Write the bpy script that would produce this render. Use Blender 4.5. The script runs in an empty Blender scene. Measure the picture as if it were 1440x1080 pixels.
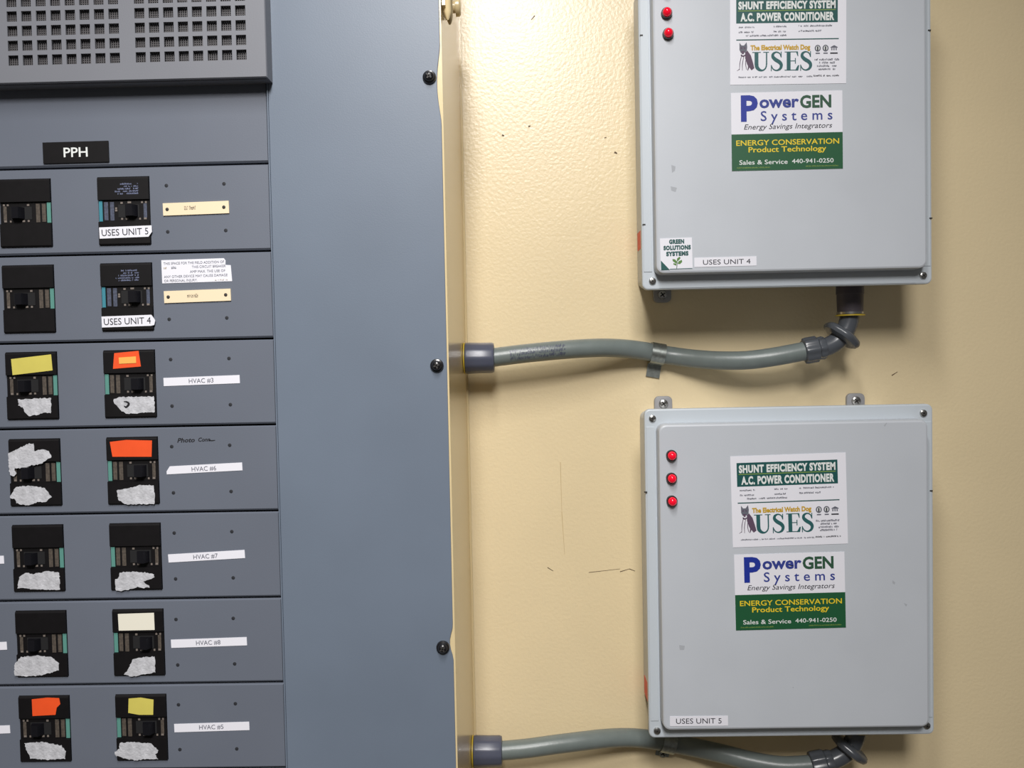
import bpy, bmesh, math, random
from mathutils import Vector, Matrix

S = bpy.context.scene
COL = S.collection
RND = random.Random(7)

# ------------------------------------------------------------------ camera
W_PX, H_PX, F_PX = 1440.0, 1080.0, 1250.0
CAM = Vector((0.0, -1.03, 1.5))
PITCH, ROLL, YAW = math.radians(-1.867), math.radians(-1.146), math.radians(0.928)
ROT = (Matrix.Rotation(math.radians(90), 3, 'X') @ Matrix.Rotation(YAW, 3, 'Y')
       @ Matrix.Rotation(PITCH, 3, 'X') @ Matrix.Rotation(ROLL, 3, 'Z'))
cam = bpy.data.cameras.new('camera')
cam.sensor_fit = 'HORIZONTAL'
cam.sensor_width = 36.0
cam.lens = 36.0 * F_PX / W_PX
cam.clip_start = 0.02
cam_o = bpy.data.objects.new('camera', cam)
COL.objects.link(cam_o)
cam_o.matrix_world = Matrix.Translation(CAM) @ ROT.to_4x4()
S.camera = cam_o

# ------------------------------------------------------------------ world, lamp, exposure
world = bpy.data.worlds.new('room_ambience')
S.world = world
world.use_nodes = True
bg = world.node_tree.nodes['Background']
bg.inputs[0].default_value = (1.0, 0.95, 0.90, 1)
bg.inputs[1].default_value = 0.095

lamp = bpy.data.lights.new('ceiling_tube_light', 'AREA')
lamp.shape = 'RECTANGLE'
lamp.size = 0.12
lamp.size_y = 0.42
lamp.energy = 3.5
lamp.spread = math.radians(110)
lamp.color = (1.0, 0.985, 0.965)
lamp_o = bpy.data.objects.new('ceiling_tube_light', lamp)
COL.objects.link(lamp_o)
lamp_o.location = (-0.06, -0.95, 2.36)
lamp_o.rotation_euler = (math.radians(33), math.radians(6), 0)

rear = bpy.data.lights.new('rear_fill_light', 'AREA')     # unseen fill lamp, added to lift the lower part evenly
rear.shape = 'RECTANGLE'
rear.size = 0.5
rear.size_y = 0.5
rear.energy = 9.8
rear.spread = math.radians(80)
rear.color = (1.0, 0.97, 0.95)
rear_o = bpy.data.objects.new('rear_fill_light', rear)
COL.objects.link(rear_o)
rear_o.location = (-0.02, -2.3, 2.75)
rear_o.rotation_euler = (math.radians(51), 0, math.radians(9))

S.view_settings.view_transform = 'Standard'
S.view_settings.look = 'None'
S.view_settings.exposure = 0.0
S.view_settings.gamma = 1.0
S.view_settings.use_curve_mapping = False


# ------------------------------------------------------------------ helpers
def at(px, py, Y):
    """the point at depth Y that the photograph shows at this pixel"""
    d = ROT @ Vector(((px - 720) / F_PX, -(py - 540) / F_PX, -1.0))
    return CAM + d * ((Y - CAM.y) / d.y)


def px2m(n, Y):
    return n * (Y - CAM.y) / F_PX


def lin(c):
    return tuple(((v / 255) / 12.92 if v <= 10 else ((v / 255 + 0.055) / 1.055) ** 2.4) for v in c)


def mat(name, rgb, rough=0.5, metal=0.0, noise=0.0, nscale=60.0, bump=0.0, bscale=200.0, emit=None, spec=0.5,
        coat=0.0):
    m = bpy.data.materials.new(name)
    m.use_nodes = True
    nt = m.node_tree
    p = nt.nodes['Principled BSDF']
    c = lin(rgb) + (1,)
    p.inputs['Base Color'].default_value = c
    p.inputs['Roughness'].default_value = rough
    p.inputs['Metallic'].default_value = metal
    p.inputs['Specular IOR Level'].default_value = spec
    if coat:
        p.inputs['Coat Weight'].default_value = coat
        p.inputs['Coat Roughness'].default_value = 0.15
    tc = nt.nodes.new('ShaderNodeTexCoord')
    if noise:
        n = nt.nodes.new('ShaderNodeTexNoise')
        n.inputs['Scale'].default_value = nscale
        n.inputs['Detail'].default_value = 5
        nt.links.new(tc.outputs['Object'], n.inputs['Vector'])
        r = nt.nodes.new('ShaderNodeValToRGB')
        r.color_ramp.elements[0].position = 0.3
        r.color_ramp.elements[1].position = 0.7
        r.color_ramp.elements[0].color = tuple(v * (1 - noise) for v in c[:3]) + (1,)
        r.color_ramp.elements[1].color = tuple(min(1, v * (1 + noise)) for v in c[:3]) + (1,)
        nt.links.new(n.outputs['Fac'], r.inputs['Fac'])
        nt.links.new(r.outputs['Color'], p.inputs['Base Color'])
    if bump:
        n2 = nt.nodes.new('ShaderNodeTexNoise')
        n2.inputs['Scale'].default_value = bscale
        n2.inputs['Detail'].default_value = 2
        nt.links.new(tc.outputs['Object'], n2.inputs['Vector'])
        b = nt.nodes.new('ShaderNodeBump')
        b.inputs['Strength'].default_value = bump
        b.inputs['Distance'].default_value = 0.002
        nt.links.new(n2.outputs['Fac'], b.inputs['Height'])
        nt.links.new(b.outputs['Normal'], p.inputs['Normal'])
    if emit:
        p.inputs['Emission Color'].default_value = lin(rgb) + (1,)
        p.inputs['Emission Strength'].default_value = emit
    return m


M = dict(
    wall=mat('cream_gloss_paint', (229, 211, 172), 0.31, noise=0.04, nscale=5, bump=0.16, bscale=270, spec=0.55),
    floor=mat('grey_concrete', (135, 130, 122), 0.8, noise=0.15, nscale=12),
    tub=mat('cream_painted_steel', (218, 198, 154), 0.2, bump=0.02, bscale=300),
    tan=mat('tan_paint', (150, 122, 88), 0.5),
    panel=mat('blue_grey_enamel', (107, 118, 133), 0.42, noise=0.05, nscale=9, bump=0.03, bscale=900),
    plate=mat('grey_enamel', (102, 108, 120), 0.45, noise=0.04, nscale=9, bump=0.03, bscale=900),
    vent=mat('grey_vent_enamel', (119, 121, 128), 0.45, noise=0.04, nscale=9, bump=0.03, bscale=900),
    dark=mat('dark_interior', (18, 18, 20), 0.8),
    pin=mat('dark_hole', (34, 36, 42), 0.7),
    mesh=mat('dark_mesh', (84, 82, 84), 0.6),
    black=mat('black_phenolic', (13, 11, 13), 0.5, noise=0.2, nscale=120, spec=0.3),
    toggle=mat('black_toggle', (14, 14, 20), 0.35),
    band=mat('dark_breaker_band', (34, 30, 28), 0.5, noise=0.3, nscale=200),
    teal=mat('teal_rating_strip', (88, 142, 132), 0.5),
    blueteal=mat('blue_teal_rating_strip', (60, 132, 148), 0.5),
    spec=mat('grey_brown_spec_strip', (80, 72, 64), 0.6, noise=0.35, nscale=500),
    bluespec=mat('blue_grey_spec_strip', (72, 78, 96), 0.6, noise=0.35, nscale=500),
    silver=mat('silver_print', (122, 113, 106), 0.5),
    bluewhite=mat('pale_blue_print', (120, 128, 158), 0.5),
    yellow=mat('yellow_tape', (206, 194, 92), 0.6, noise=0.04, nscale=60),
    orange=mat('orange_tape', (236, 82, 28), 0.6, noise=0.05, nscale=60),
    amber=mat('amber_tape', (244, 178, 84), 0.6),
    ivory=mat('ivory_tape', (232, 228, 212), 0.6),
    residue=mat('torn_paper_residue', (188, 189, 194), 0.8, noise=0.18, nscale=170, bump=0.3, bscale=500),
    paper=mat('white_label', (232, 232, 240), 0.5),
    beige=mat('beige_nameplate', (238, 220, 186), 0.5),
    ink=mat('black_ink', (38, 38, 48), 0.6),
    paleink=mat('faded_ink', (176, 162, 140), 0.6),
    greyink=mat('grey_ink', (100, 102, 114), 0.6),
    whiteprint=mat('white_print', (226, 230, 228), 0.5),
    teal_ink=mat('dark_teal_print', (18, 80, 78), 0.5),
    uses=mat('teal_letter_print', (36, 92, 94), 0.5),
    gold=mat('gold_print', (200, 160, 44), 0.5),
    olive=mat('olive_print', (120, 150, 70), 0.5),
    blue=mat('blue_print', (22, 46, 150), 0.5),
    dblue=mat('dark_blue_print', (48, 62, 142), 0.5),
    dgreen=mat('dark_green_print', (44, 84, 62), 0.5),
    green=mat('green_band', (26, 86, 52), 0.45),
    yprint=mat('yellow_print', (232, 204, 40), 0.5),
    leaf=mat('leaf_green_print', (86, 128, 60), 0.5),
    purpleink=mat('violet_ink', (90, 70, 92), 0.6),
    encl=mat('light_grey_polyester', (192, 197, 204), 0.42, noise=0.025, nscale=14, bump=0.03, bscale=700),
    enclflange=mat('pale_grey_flange', (194, 202, 209), 0.42, bump=0.03, bscale=700),
    foot=mat('grey_plastic_foot', (150, 150, 152), 0.5),
    steel=mat('bright_steel', (190, 190, 188), 0.25, metal=1.0),
    slot=mat('screw_slot', (50, 48, 46), 0.6),
    blackscrew=mat('black_oxide', (20, 20, 24), 0.3, metal=0.0, coat=0.4),
    red=mat('red_lens', (226, 14, 44), 0.16, emit=0.35),
    bezel=mat('black_bezel', (20, 16, 18), 0.35),
    redlabel=mat('red_side_label', (222, 92, 76), 0.6),
    hose=mat('grey_liquidtight_jacket', (112, 121, 119), 0.34, noise=0.05, nscale=80, bump=0.05, bscale=300),
    fitting=mat('slate_pvc', (78, 82, 98), 0.32),
    fitting2=mat('dark_grey_pvc', (80, 84, 90), 0.26),
    sleeve=mat('dark_sleeve', (74, 68, 74), 0.5),
    brass=mat('yellow_sealing_ring', (196, 170, 52), 0.4),
    galv=mat('galvanised_steel', (150, 156, 152), 0.34, metal=0.85, noise=0.2, nscale=300),
    scuff=mat('grey_scuff', (170, 174, 180), 0.7),
    dscuff=mat('dark_scuff', (96, 78, 58), 0.7),
    lscuff=mat('pale_scratch', (196, 174, 132), 0.6),
    marker=mat('black_marker', (20, 20, 26), 0.6),
)


def link(o, parent=None):
    COL.objects.link(o)
    if parent is not None:
        o.parent = parent
    return o


def origin_of(o):
    v = Vector((0, 0, 0))
    while o is not None:
        v += o.location
        o = o.parent
    return v


def thing(name, label, cat, loc, group=None):
    o = bpy.data.objects.new(name, None)
    o.empty_display_size = 0.02
    o.location = loc
    COL.objects.link(o)
    o['label'] = label
    o['category'] = cat
    if group:
        o['group'] = group
    return o


def obj(name, bm, mats, parent=None, label=None, smooth=False, kind=None, sharp=38):
    """link a bmesh (world coordinates) as one mesh object"""
    if not isinstance(mats, (list, tuple)):
        mats = [mats]
    me = bpy.data.meshes.new(name)
    bmesh.ops.recalc_face_normals(bm, faces=bm.faces) if smooth != 'flat' else None
    if parent is not None:
        off = origin_of(parent)
        bmesh.ops.translate(bm, verts=bm.verts, vec=-off)
    bm.to_mesh(me)
    bm.free()
    for m in mats:
        me.materials.append(m)
    if smooth is True:
        for p in me.polygons:
            p.use_smooth = True
        if hasattr(me, 'set_sharp_from_angle'):
            me.set_sharp_from_angle(angle=math.radians(sharp))
    o = bpy.data.objects.new(name, me)
    link(o, parent)
    if label:
        o['label'] = label
    if kind:
        o['kind'] = kind
    return o


def new():
    return bmesh.new()


def box(bm, x0, x1, y0, y1, z0, z1, mi=0):
    v = [bm.verts.new((x, y, z)) for x in (x0, x1) for y in (y0, y1) for z in (z0, z1)]
    for f in ((0, 1, 3, 2), (4, 6, 7, 5), (0, 4, 5, 1), (2, 3, 7, 6), (0, 2, 6, 4), (1, 5, 7, 3)):
        bm.faces.new([v[i] for i in f]).material_index = mi


def rrect(x0, x1, z0, z1, r, n=6):
    pts = []
    for cx, cz, a in ((x1 - r, z0 + r, -90), (x1 - r, z1 - r, 0), (x0 + r, z1 - r, 90), (x0 + r, z0 + r, 180)):
        for i in range(n + 1):
            t = math.radians(a + 90 * i / n)
            pts.append((cx + r * math.cos(t), cz + r * math.sin(t)))
    return pts


def inset(pts, d):
    n = len(pts)
    out = []
    for i in range(n):
        p0, p1, p2 = Vector(pts[i - 1]), Vector(pts[i]), Vector(pts[(i + 1) % n])
        e1 = (p1 - p0).normalized() if (p1 - p0).length > 1e-9 else Vector((0, 0))
        e2 = (p2 - p1).normalized() if (p2 - p1).length > 1e-9 else e1
        n1, n2 = Vector((-e1.y, e1.x)), Vector((-e2.y, e2.x))
        m = n1 + n2
        m = m.normalized() if m.length > 1e-6 else n1
        k = max(0.35, m.dot(n1))
        out.append(tuple(p1 + m * (d / k)))
    return out


def area2(pts):
    return sum(pts[i - 1][0] * pts[i][1] - pts[i][0] * pts[i - 1][1] for i in range(len(pts)))


def rings(bm, loops, cap_first=True, cap_last=True, closed=True, mi=0):
    """loops: list of equal-length lists of 3D points, joined by quads"""
    vs = [[bm.verts.new(p) for p in l] for l in loops]
    n = len(vs[0])
    for a, b in zip(vs, vs[1:]):
        for i in range(n if closed else n - 1):
            j = (i + 1) % n
            bm.faces.new((a[i], a[j], b[j], b[i])).material_index = mi
    if cap_first:
        bm.faces.new(vs[0][::-1]).material_index = mi
    if cap_last:
        bm.faces.new(vs[-1]).material_index = mi
    return vs


def prism(bm, pts, yb, yf, ch=0.0, draft=0.0, mi=0):
    """XZ outline from the back yb to the front yf, with a chamfered front and drafted sides"""
    if area2(pts) < 0:
        pts = pts[::-1]
    L = [[(x, yb, z) for x, z in pts]]
    if ch:
        s = inset(pts, draft) if draft else pts
        L.append([(x, yf + ch, z) for x, z in s])
        L.append([(x, yf + ch * 0.3, z) for x, z in inset(s, ch * 0.3)])
        L.append([(x, yf, z) for x, z in inset(s, ch)])
    else:
        L.append([(x, yf, z) for x, z in pts])
    rings(bm, L, mi=mi)


def basis(d):
    d = d.normalized()
    a = Vector((0, 0, 1)) if abs(d.z) < 0.9 else Vector((1, 0, 0))
    u = d.cross(a).normalized()
    return u, d.cross(u).normalized()


def lathe(bm, o, d, prof, n=28, lobes=0, lobe=0.0, mi=0):
    """profile [(radius, distance along d)]; lobes make a scalloped or hexagonal rim"""
    d = Vector(d).normalized()
    u, v = basis(d)
    L = []
    for r, t in prof:
        ring = []
        for i in range(n):
            a = 2 * math.pi * i / n
            rr = max(r, 1e-5) * (1 + (lobe * math.cos(lobes * a) if lobes else 0))
            ring.append(Vector(o) + d * t + u * (rr * math.cos(a)) + v * (rr * math.sin(a)))
        L.append(ring)
    rings(bm, L, mi=mi)


def spline(pts, n=10):
    P = [Vector(p) for p in pts]
    P = [2 * P[0] - P[1]] + P + [2 * P[-1] - P[-2]]
    out = []
    for i in range(1, len(P) - 2):
        a, b, c, d = P[i - 1:i + 3]
        for k in range(n):
            t = k / n
            out.append(0.5 * ((2 * b) + (c - a) * t + (2 * a - 5 * b + 4 * c - d) * t * t
                              + (3 * b - a - 3 * c + d) * t ** 3))
    out.append(P[-2])
    return out


def tube(bm, path, r, n=20, mi=0, caps=True):
    u = None
    L = []
    for i, p in enumerate(path):
        t = (path[min(i + 1, len(path) - 1)] - path[max(i - 1, 0)]).normalized()
        if u is None:
            u, _ = basis(t)
        u = (u - t * u.dot(t)).normalized()
        v = t.cross(u)
        rr = r[i] if isinstance(r, (list, tuple)) else r
        L.append([p + u * (rr * math.cos(2 * math.pi * k / n)) + v * (rr * math.sin(2 * math.pi * k / n))
                  for k in range(n)])
    rings(bm, L, caps, caps, mi=mi)


def holed_plate(bm, x0, x1, z0, z1, holes, yf, yb, ct=0.0, cb=0.0, cs=0.0, depth=None):
    """rectangular plate with rectangular openings; ct/cb/cs chamfer its top, bottom and side edges"""
    depth = depth or (yb - yf)
    ix0, ix1, iz0, iz1 = x0 + cs, x1 - cs, z0 + cb, z1 - ct
    xs = sorted({round(v, 6) for h in holes for v in h[:2]} | {round(ix0, 6), round(ix1, 6)})
    zs = sorted({round(v, 6) for h in holes for v in h[2:]} | {round(iz0, 6), round(iz1, 6)})
    cache = {}

    def V(x, y, z):
        k = (round(x, 6), round(y, 6), round(z, 6))
        if k not in cache:
            cache[k] = bm.verts.new((x, y, z))
        return cache[k]

    def hole(x, z):
        return any(h[0] < x < h[1] and h[2] < z < h[3] for h in holes)
    for a, b in zip(xs, xs[1:]):
        for c, d in zip(zs, zs[1:]):
            if not hole((a + b) / 2, (c + d) / 2):
                bm.faces.new((V(a, yf, c), V(b, yf, c), V(b, yf, d), V(a, yf, d)))
    for h in holes:
        a, b, c, d = (round(v, 6) for v in h)
        gx = [x for x in xs if a <= x <= b]
        gz = [z for z in zs if c <= z <= d]
        yh = yf + depth
        for p, q in zip(gx, gx[1:]):
            for z in (c, d):
                bm.faces.new((V(p, yf, z), V(q, yf, z), V(q, yh, z), V(p, yh, z)))
        for p, q in zip(gz, gz[1:]):
            for x in (a, b):
                bm.faces.new((V(x, yf, p), V(x, yf, q), V(x, yh, q), V(x, yh, p)))
    o = [(x0, z0), (x1, z0), (x1, z1), (x0, z1)]
    i_ = [(ix0, iz0), (ix1, iz0), (ix1, iz1), (ix0, iz1)]
    c_ = max(ct, cb, cs)
    rings(bm, [[(x, yf, z) for x, z in i_], [(x, yf + c_, z) for x, z in o], [(x, yb, z) for x, z in o]],
          cap_first=False, cap_last=False)


# ---------------------------------------------------------------- lettering
_glyph = {}


def glyphs(s, bold=0.0, shear=0.0, space=1.0):
    key = (s, bold, shear, space)
    if key in _glyph:
        return _glyph[key]
    cu = bpy.data.curves.new('lettering_curve', 'FONT')
    cu.body = s
    cu.size = 1.0
    cu.offset = bold
    cu.shear = shear
    cu.space_character = space
    cu.resolution_u = 3
    cu.fill_mode = 'FRONT'
    o = bpy.data.objects.new('lettering_curve', cu)
    COL.objects.link(o)
    dg = bpy.context.evaluated_depsgraph_get()
    me = bpy.data.meshes.new_from_object(o.evaluated_get(dg))
    vs = [(v.co.x, v.co.y) for v in me.vertices]
    fs = [tuple(p.vertices) for p in me.polygons]
    bpy.data.objects.remove(o)
    bpy.data.curves.remove(cu)
    bpy.data.meshes.remove(me)
    _glyph[key] = (vs, fs)
    return vs, fs


class Sheet:
    """a flat sticker placed by three photo corners; its print is laid out in local units, y down"""

    def __init__(self, tl, tr, bl, Y, w=None, h=None):
        a, b, c = at(*tl, Y), at(*tr, Y), at(*bl, Y)
        U = b - a
        lw, lh = U.length, (c - a).length
        self.w = w or lw / ((Y - CAM.y) / F_PX)
        self.h = h or lh / ((Y - CAM.y) / F_PX)
        u = U.normalized()
        v = Vector((u.z, 0, -u.x))
        self.o, self.u, self.v = a, u * (lw / self.w), v * (lh / self.h)
        self.Y = Y
        self.mats, self.polys = [], []

    def p(self, x, y, lift=0.0):
        q = self.o + self.u * x + self.v * y
        return Vector((q.x, self.Y - lift, q.z))

    def mi(self, m):
        if m not in self.mats:
            self.mats.append(m)
        return self.mats.index(m)

    def poly(self, pts, m, layer=1):
        self.polys.append(([tuple(p) for p in pts], [tuple(range(len(pts)))], self.mi(m), layer))

    def rect(self, x0, x1, y0, y1, m, layer=1):
        self.poly([(x0, y1), (x1, y1), (x1, y0), (x0, y0)], m, layer)

    def disc(self, cx, cy, r, m, layer=1, ry=None, n=16):
        ry = ry or r
        self.poly([(cx + r * math.cos(2 * math.pi * i / n), cy + ry * math.sin(2 * math.pi * i / n))
                   for i in range(n)], m, layer)

    def text(self, s, x0, x1, base, cap, m, layer=2, bold=0.0, shear=0.0, space=1.0, ref='H'):
        vs, fs = glyphs(s, bold, shear, space)
        rv, _ = glyphs(ref, bold)
        ch = max(v[1] for v in rv)
        lo, hi = min(v[0] for v in vs), max(v[0] for v in vs)
        kx = (x1 - x0) / (hi - lo)
        ky = cap / ch
        self.polys.append(([(x0 + (x - lo) * kx, base - y * ky) for x, y in vs], fs, self.mi(m), layer))

    def stroke(self, pts, wd, m, layer=2, n=8):
        P = spline([(x, y, w) for (x, y), w in zip(pts, wd)], n) if len(pts) > 2 else \
            [Vector((x, y, w)) for (x, y), w in zip(pts, wd)]
        left, right = [], []
        for i, q in enumerate(P):
            t = P[min(i + 1, len(P) - 1)] - P[max(i - 1, 0)]
            nn = Vector((-t.y, t.x)).normalized() * (q.z / 2)
            left.append((q.x + nn.x, q.y + nn.y))
            right.append((q.x - nn.x, q.y - nn.y))
        vs = left + right
        k = len(left)
        self.polys.append((vs, [(i, i + 1, k + i + 1, k + i) for i in range(k - 1)], self.mi(m), layer))

    def fine(self, x0, x1, y, h, m, layer=2, words=4):
        """print too small to read: upright ticks in word groups"""
        x = x0
        gaps = sorted(RND.uniform(x0, x1) for _ in range(words))
        while x < x1 - 0.4:
            if any(abs(x - g) < 0.8 for g in gaps):
                x += 1.0
                continue
            k = RND.uniform(0.35, 0.8)
            t = RND.uniform(0, 0.35) * h
            self.rect(x, x + k, y - h + t, y, m, layer)
            if RND.random() < 0.6:
                yy = y - h * RND.choice((0.08, 0.5, 0.92))
                self.rect(x, x + 1.2, yy - 0.12 * h, yy + 0.12 * h, m, layer)
            x += k + RND.uniform(0.25, 0.6)

    def build(self, name, base_mat, parent, outline=None, label=None, thick=0.0004, lname='lettering', llabel=None):
        bm = new()
        pts = outline or [(0, 0), (self.w, 0), (self.w, self.h), (0, self.h)]
        q = [self.p(*t) for t in pts]
        prism(bm, [(v.x, v.z) for v in q], self.Y + 0.00005, self.Y - thick)
        base = obj(name, bm, base_mat, parent, label)
        if self.polys:
            bm = new()
            for vs, fs, mi, layer in self.polys:
                bv = [bm.verts.new(self.p(x, y, thick + 0.00010 * layer)) for x, y in vs]
                for f in fs:
                    try:
                        fc = bm.faces.new([bv[i] for i in f])
                        fc.material_index = mi
                        fc.normal_update()
                        if fc.normal.y > 0:
                            fc.normal_flip()
                    except ValueError:
                        pass
            obj(lname, bm, self.mats, base, llabel, smooth='flat')
        return base


def patch(name, px_pts, Y, m, parent, label=None, thick=0.0004, jag=0.0):
    """a cut or torn piece of tape or paper lying on a face at depth Y"""
    pts = [at(x, y, Y) for x, y in px_pts]
    if jag:
        out = []
        for a, b in zip(pts, pts[1:] + pts[:1]):
            k = max(1, int((b - a).length / 0.0013))
            for i in range(k):
                q = a.lerp(b, i / k)
                out.append(q + Vector((RND.uniform(-jag, jag), 0, RND.uniform(-jag, jag))))
        pts = out
    bm = new()
    prism(bm, [(v.x, v.z) for v in pts], Y + 0.00005, Y - thick)
    return obj(name, bm, m, parent, label)


def screw(parent, p, r, m, slot='cross', name='screw', slotmat=None, h=None, label=None, ang=0.5):
    """pan-head screw facing the room, with its drive slot"""
    h = h or r * 0.55
    bm = new()
    lathe(bm, p, (0, -1, 0), [(r, -0.0015), (r, h * 0.35), (r * 0.9, h * 0.7), (r * 0.6, h * 0.94), (r * 0.2, h)], 20)
    for k in range(2 if slot == 'cross' else 1):
        a = ang + k * math.pi / 2
        c, s = math.cos(a), math.sin(a)
        L, w = r * 0.62, r * 0.13
        pts = [(p.x + c * t - s * n_, p.z + s * t + c * n_) for t, n_ in ((-L, -w), (L, -w), (L, w), (-L, w))]
        prism(bm, pts, p.y - h * 0.7, p.y - h * 1.04, mi=1)
    return obj(name, bm, [m, slotmat or M['slot']], parent, label, smooth=True)


# ------------------------------------------------------------------ the room
bm = new()
box(bm, -2.2, 2.2, 0.0, 0.12, 0.0, 2.9)
wall = obj('wall_back', bm, M['wall'], kind='structure')
bm = new()
box(bm, -2.2, 2.2, -2.6, 0.0, -0.1, 0.0)
obj('floor', bm, M['floor'], kind='structure')

# small scuffs and scratches in the wall paint
for pts, wd in (([(872, 804), (885, 800), (893, 803)], 1.2), ([(752, 22), (747, 28)], 1.6),
                ([(743, 178), (746, 177)], 2.5), ([(706, 190), (709, 191)], 3.0), ([(864, 214), (868, 216)], 3.0),
                ([(850, 194), (853, 193)], 1.5), ([(788, 650), (790, 720), (794, 780)], 1.0),
                ([(1254, 528), (1262, 523)], 1.4), ([(770, 798), (778, 803)], 1.2), ([(828, 805), (872, 800)], 0.8)):
    sh = Sheet((pts[0][0], pts[0][1]), (pts[0][0] + 10, pts[0][1]), (pts[0][0], pts[0][1] + 10), 0.0)
    bm = new()
    P = [at(x, y, 0.0) for x, y in pts]
    for a, b in zip(P, P[1:]):
        d = (b - a).normalized()
        n_ = Vector((-d.z, 0, d.x)) * px2m(wd, 0) / 2
        q = [a - n_, b - n_ * 0.5, b + n_ * 0.5, a + n_]
        prism(bm, [(v.x, v.z) for v in q], 0.0001, -0.0002)
    obj('scuff_mark', bm, M['lscuff'] if wd < 1.15 and pts[0][0] < 800 else M['dscuff'], wall)

# ------------------------------------------------------------------ the distribution panel
YC = -0.236                                   # front face of the gutter cover
YP = -0.2335                                  # face of the breaker filler plates
XR = sum(at(x, y, YC).x for x, y in ((617.5, 20), (632, 540), (643, 1060))) / 3
XC = sum(at(x, y, YC).x for x, y in ((376.5, 20), (389, 540), (401.5, 1070))) / 3
XL = -0.78
ZB, ZT = 0.92, 2.02
panel = thing('distribution_panel', 'large blue-grey electrical panel with cream sides filling the left of the wall',
              'electrical panel', (-0.42, -0.118, ZB))

bm = new()
TX = XR + 0.0004
ty = YC + 0.0016
for x0, x1, z0, z1 in ((TX - 0.002, TX, ZB, ZT), (XL, XL + 0.002, ZB, ZT), (XL + 0.002, TX - 0.002, ZB, ZB + 0.002),
                       (XL + 0.002, TX - 0.002, ZT - 0.002, ZT)):
    box(bm, x0, x1, ty, -0.0004, z0, z1)
box(bm, XL + 0.002, TX - 0.002, -0.004, -0.0004, ZB + 0.002, ZT - 0.002)
box(bm, TX - 0.024, TX - 0.002, ty, ty + 0.002, ZB + 0.002, ZT - 0.002)       # front flange under the cover
obj('panel_box', bm, M['tub'], panel, 'cream painted steel box')

# the folded seam where the box meets the wall
bm = new()
box(bm, TX, TX + 0.0022, -0.006, -0.0004, ZB, ZT)
obj('wall_flange', bm, M['tub'], panel, 'thin cream flange against the wall')

# gutter cover: edge dips in beside the top and bottom screws
edge = []


def dip(z, zc, half, d):
    t = abs(z - zc) / half
    return d * (1 - t * t) ** 1.5 if t < 1 else 0.0


z_s = [at(604, 109, YC).z, at(614.5, 514, YC).z, at(623, 910, YC).z]
N = 220
right = []
for i in range(N + 1):
    z = ZB + (ZT - ZB) * i / N
    x = XR - 0.0011 - dip(z, z_s[0] - 0.006, 0.034, 0.0032) - dip(z, z_s[2] + 0.004, 0.015, 0.0030)
    right.append((x, z))
bm = new()
prism(bm, [(XC, ZB)] + right + [(XC, ZT)], ty - 0.0001, YC, ch=0.0004)
obj('gutter_cover', bm, M['panel'], panel, 'smooth blue-grey cover strip held by black screws')
bm = new()
box(bm, XC - 0.0012, XC - 0.0001, YC + 0.012, YC - 0.0006, ZB, ZT)
obj('cover_lip', bm, M['panel'], panel)

for (x, y), a in (((604, 109), 0.9), ((614.5, 514), 0.3), ((623, 910), 0.6)):
    p = at(x, y, YC)
    bm = new()
    r = px2m(9.6, YC)
    lathe(bm, p, (0, -1, 0), [(r, -0.001), (r, 0.0012), (r * 0.93, 0.0022), (r * 0.72, 0.0026), (r * 0.68, 0.0046),
                              (r * 0.5, 0.0058), (r * 0.2, 0.0062)], 24)
    for k in range(2):
        c, s = math.cos(a + k * math.pi / 2), math.sin(a + k * math.pi / 2)
        pts = [(p.x + c * t - s * n_, p.z + s * t + c * n_) for t, n_ in
               ((-r * .45, -r * .1), (r * .45, -r * .1), (r * .45, r * .1), (-r * .45, r * .1))]
        prism(bm, pts, p.y - 0.005, p.y - 0.0064, mi=1)
    obj('cover_screw', bm, [M['blackscrew'], M['slot']], panel, 'black cover screw', smooth=True)

# filler plates between the seams
seam_px = [(240.0, 228.8), (361.2, 353.4), (484.5, 476.6), (605.6, 597.3), (726.6, 718.6), (847.6, 840.6), (965.9, 961.2),
           (1086, 1082)]
seams = [(at(0, a, YP).z + at(385, b, YP).z) / 2 for a, b in seam_px]
BR = {}   # breaker quads in the photograph: tl, tr, br, bl
BR[0, 'L'] = ((2, 253), (75, 250.3), (77.5, 347), (5, 350))
BR[0, 'R'] = ((138.6, 247.6), (213, 245), (215.5, 341.5), (142.5, 345.5))
BR[1, 'L'] = ((4, 374), (77, 371), (79.5, 467.5), (8, 470.5))
BR[1, 'R'] = ((140, 369.5), (215, 367), (218.5, 463.5), (144, 466.5))
BR[2, 'L'] = ((8.6, 496), (80.5, 493.5), (83, 589.5), (11.5, 592))
BR[2, 'R'] = ((146, 492), (219, 490.2), (221.5, 586), (148.5, 589))
BR[3, 'L'] = ((10.5, 618.5), (82, 616), (85, 711.5), (13, 713.5))
BR[3, 'R'] = ((147.5, 614.5), (220.5, 612.5), (223, 708.5), (150, 711))
BR[4, 'L'] = ((14, 738.8), (87, 737), (90, 832), (17, 833.8))
BR[4, 'R'] = ((150.5, 736), (224, 734), (227, 829.5), (154, 832))
BR[5, 'L'] = ((16.5, 859), (90, 857.5), (92.5, 952.2), (20, 954))
BR[5, 'R'] = ((153.5, 857), (227, 855.8), (230, 951), (157, 952.5))
BR[6, 'L'] = ((20.5, 979), (93.5, 977), (96, 1072), (23, 1073.5))
BR[6, 'R'] = ((157.5, 977), (230.5, 976), (233, 1070), (161, 1072))
YB = YP - 0.0022                                # face of the breakers
BW, BH = px2m(73, YB), px2m(95.6, YB)
cen = {k: sum((at(*q, YB) for q in v), Vector()) / 4 for k, v in BR.items()}
colx = {c: sum(cen[i, c].x for i in range(7)) / 7 for c in 'LR'}
rowz = [(cen[i, 'L'].z + cen[i, 'R'].z) / 2 for i in range(7)]

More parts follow.
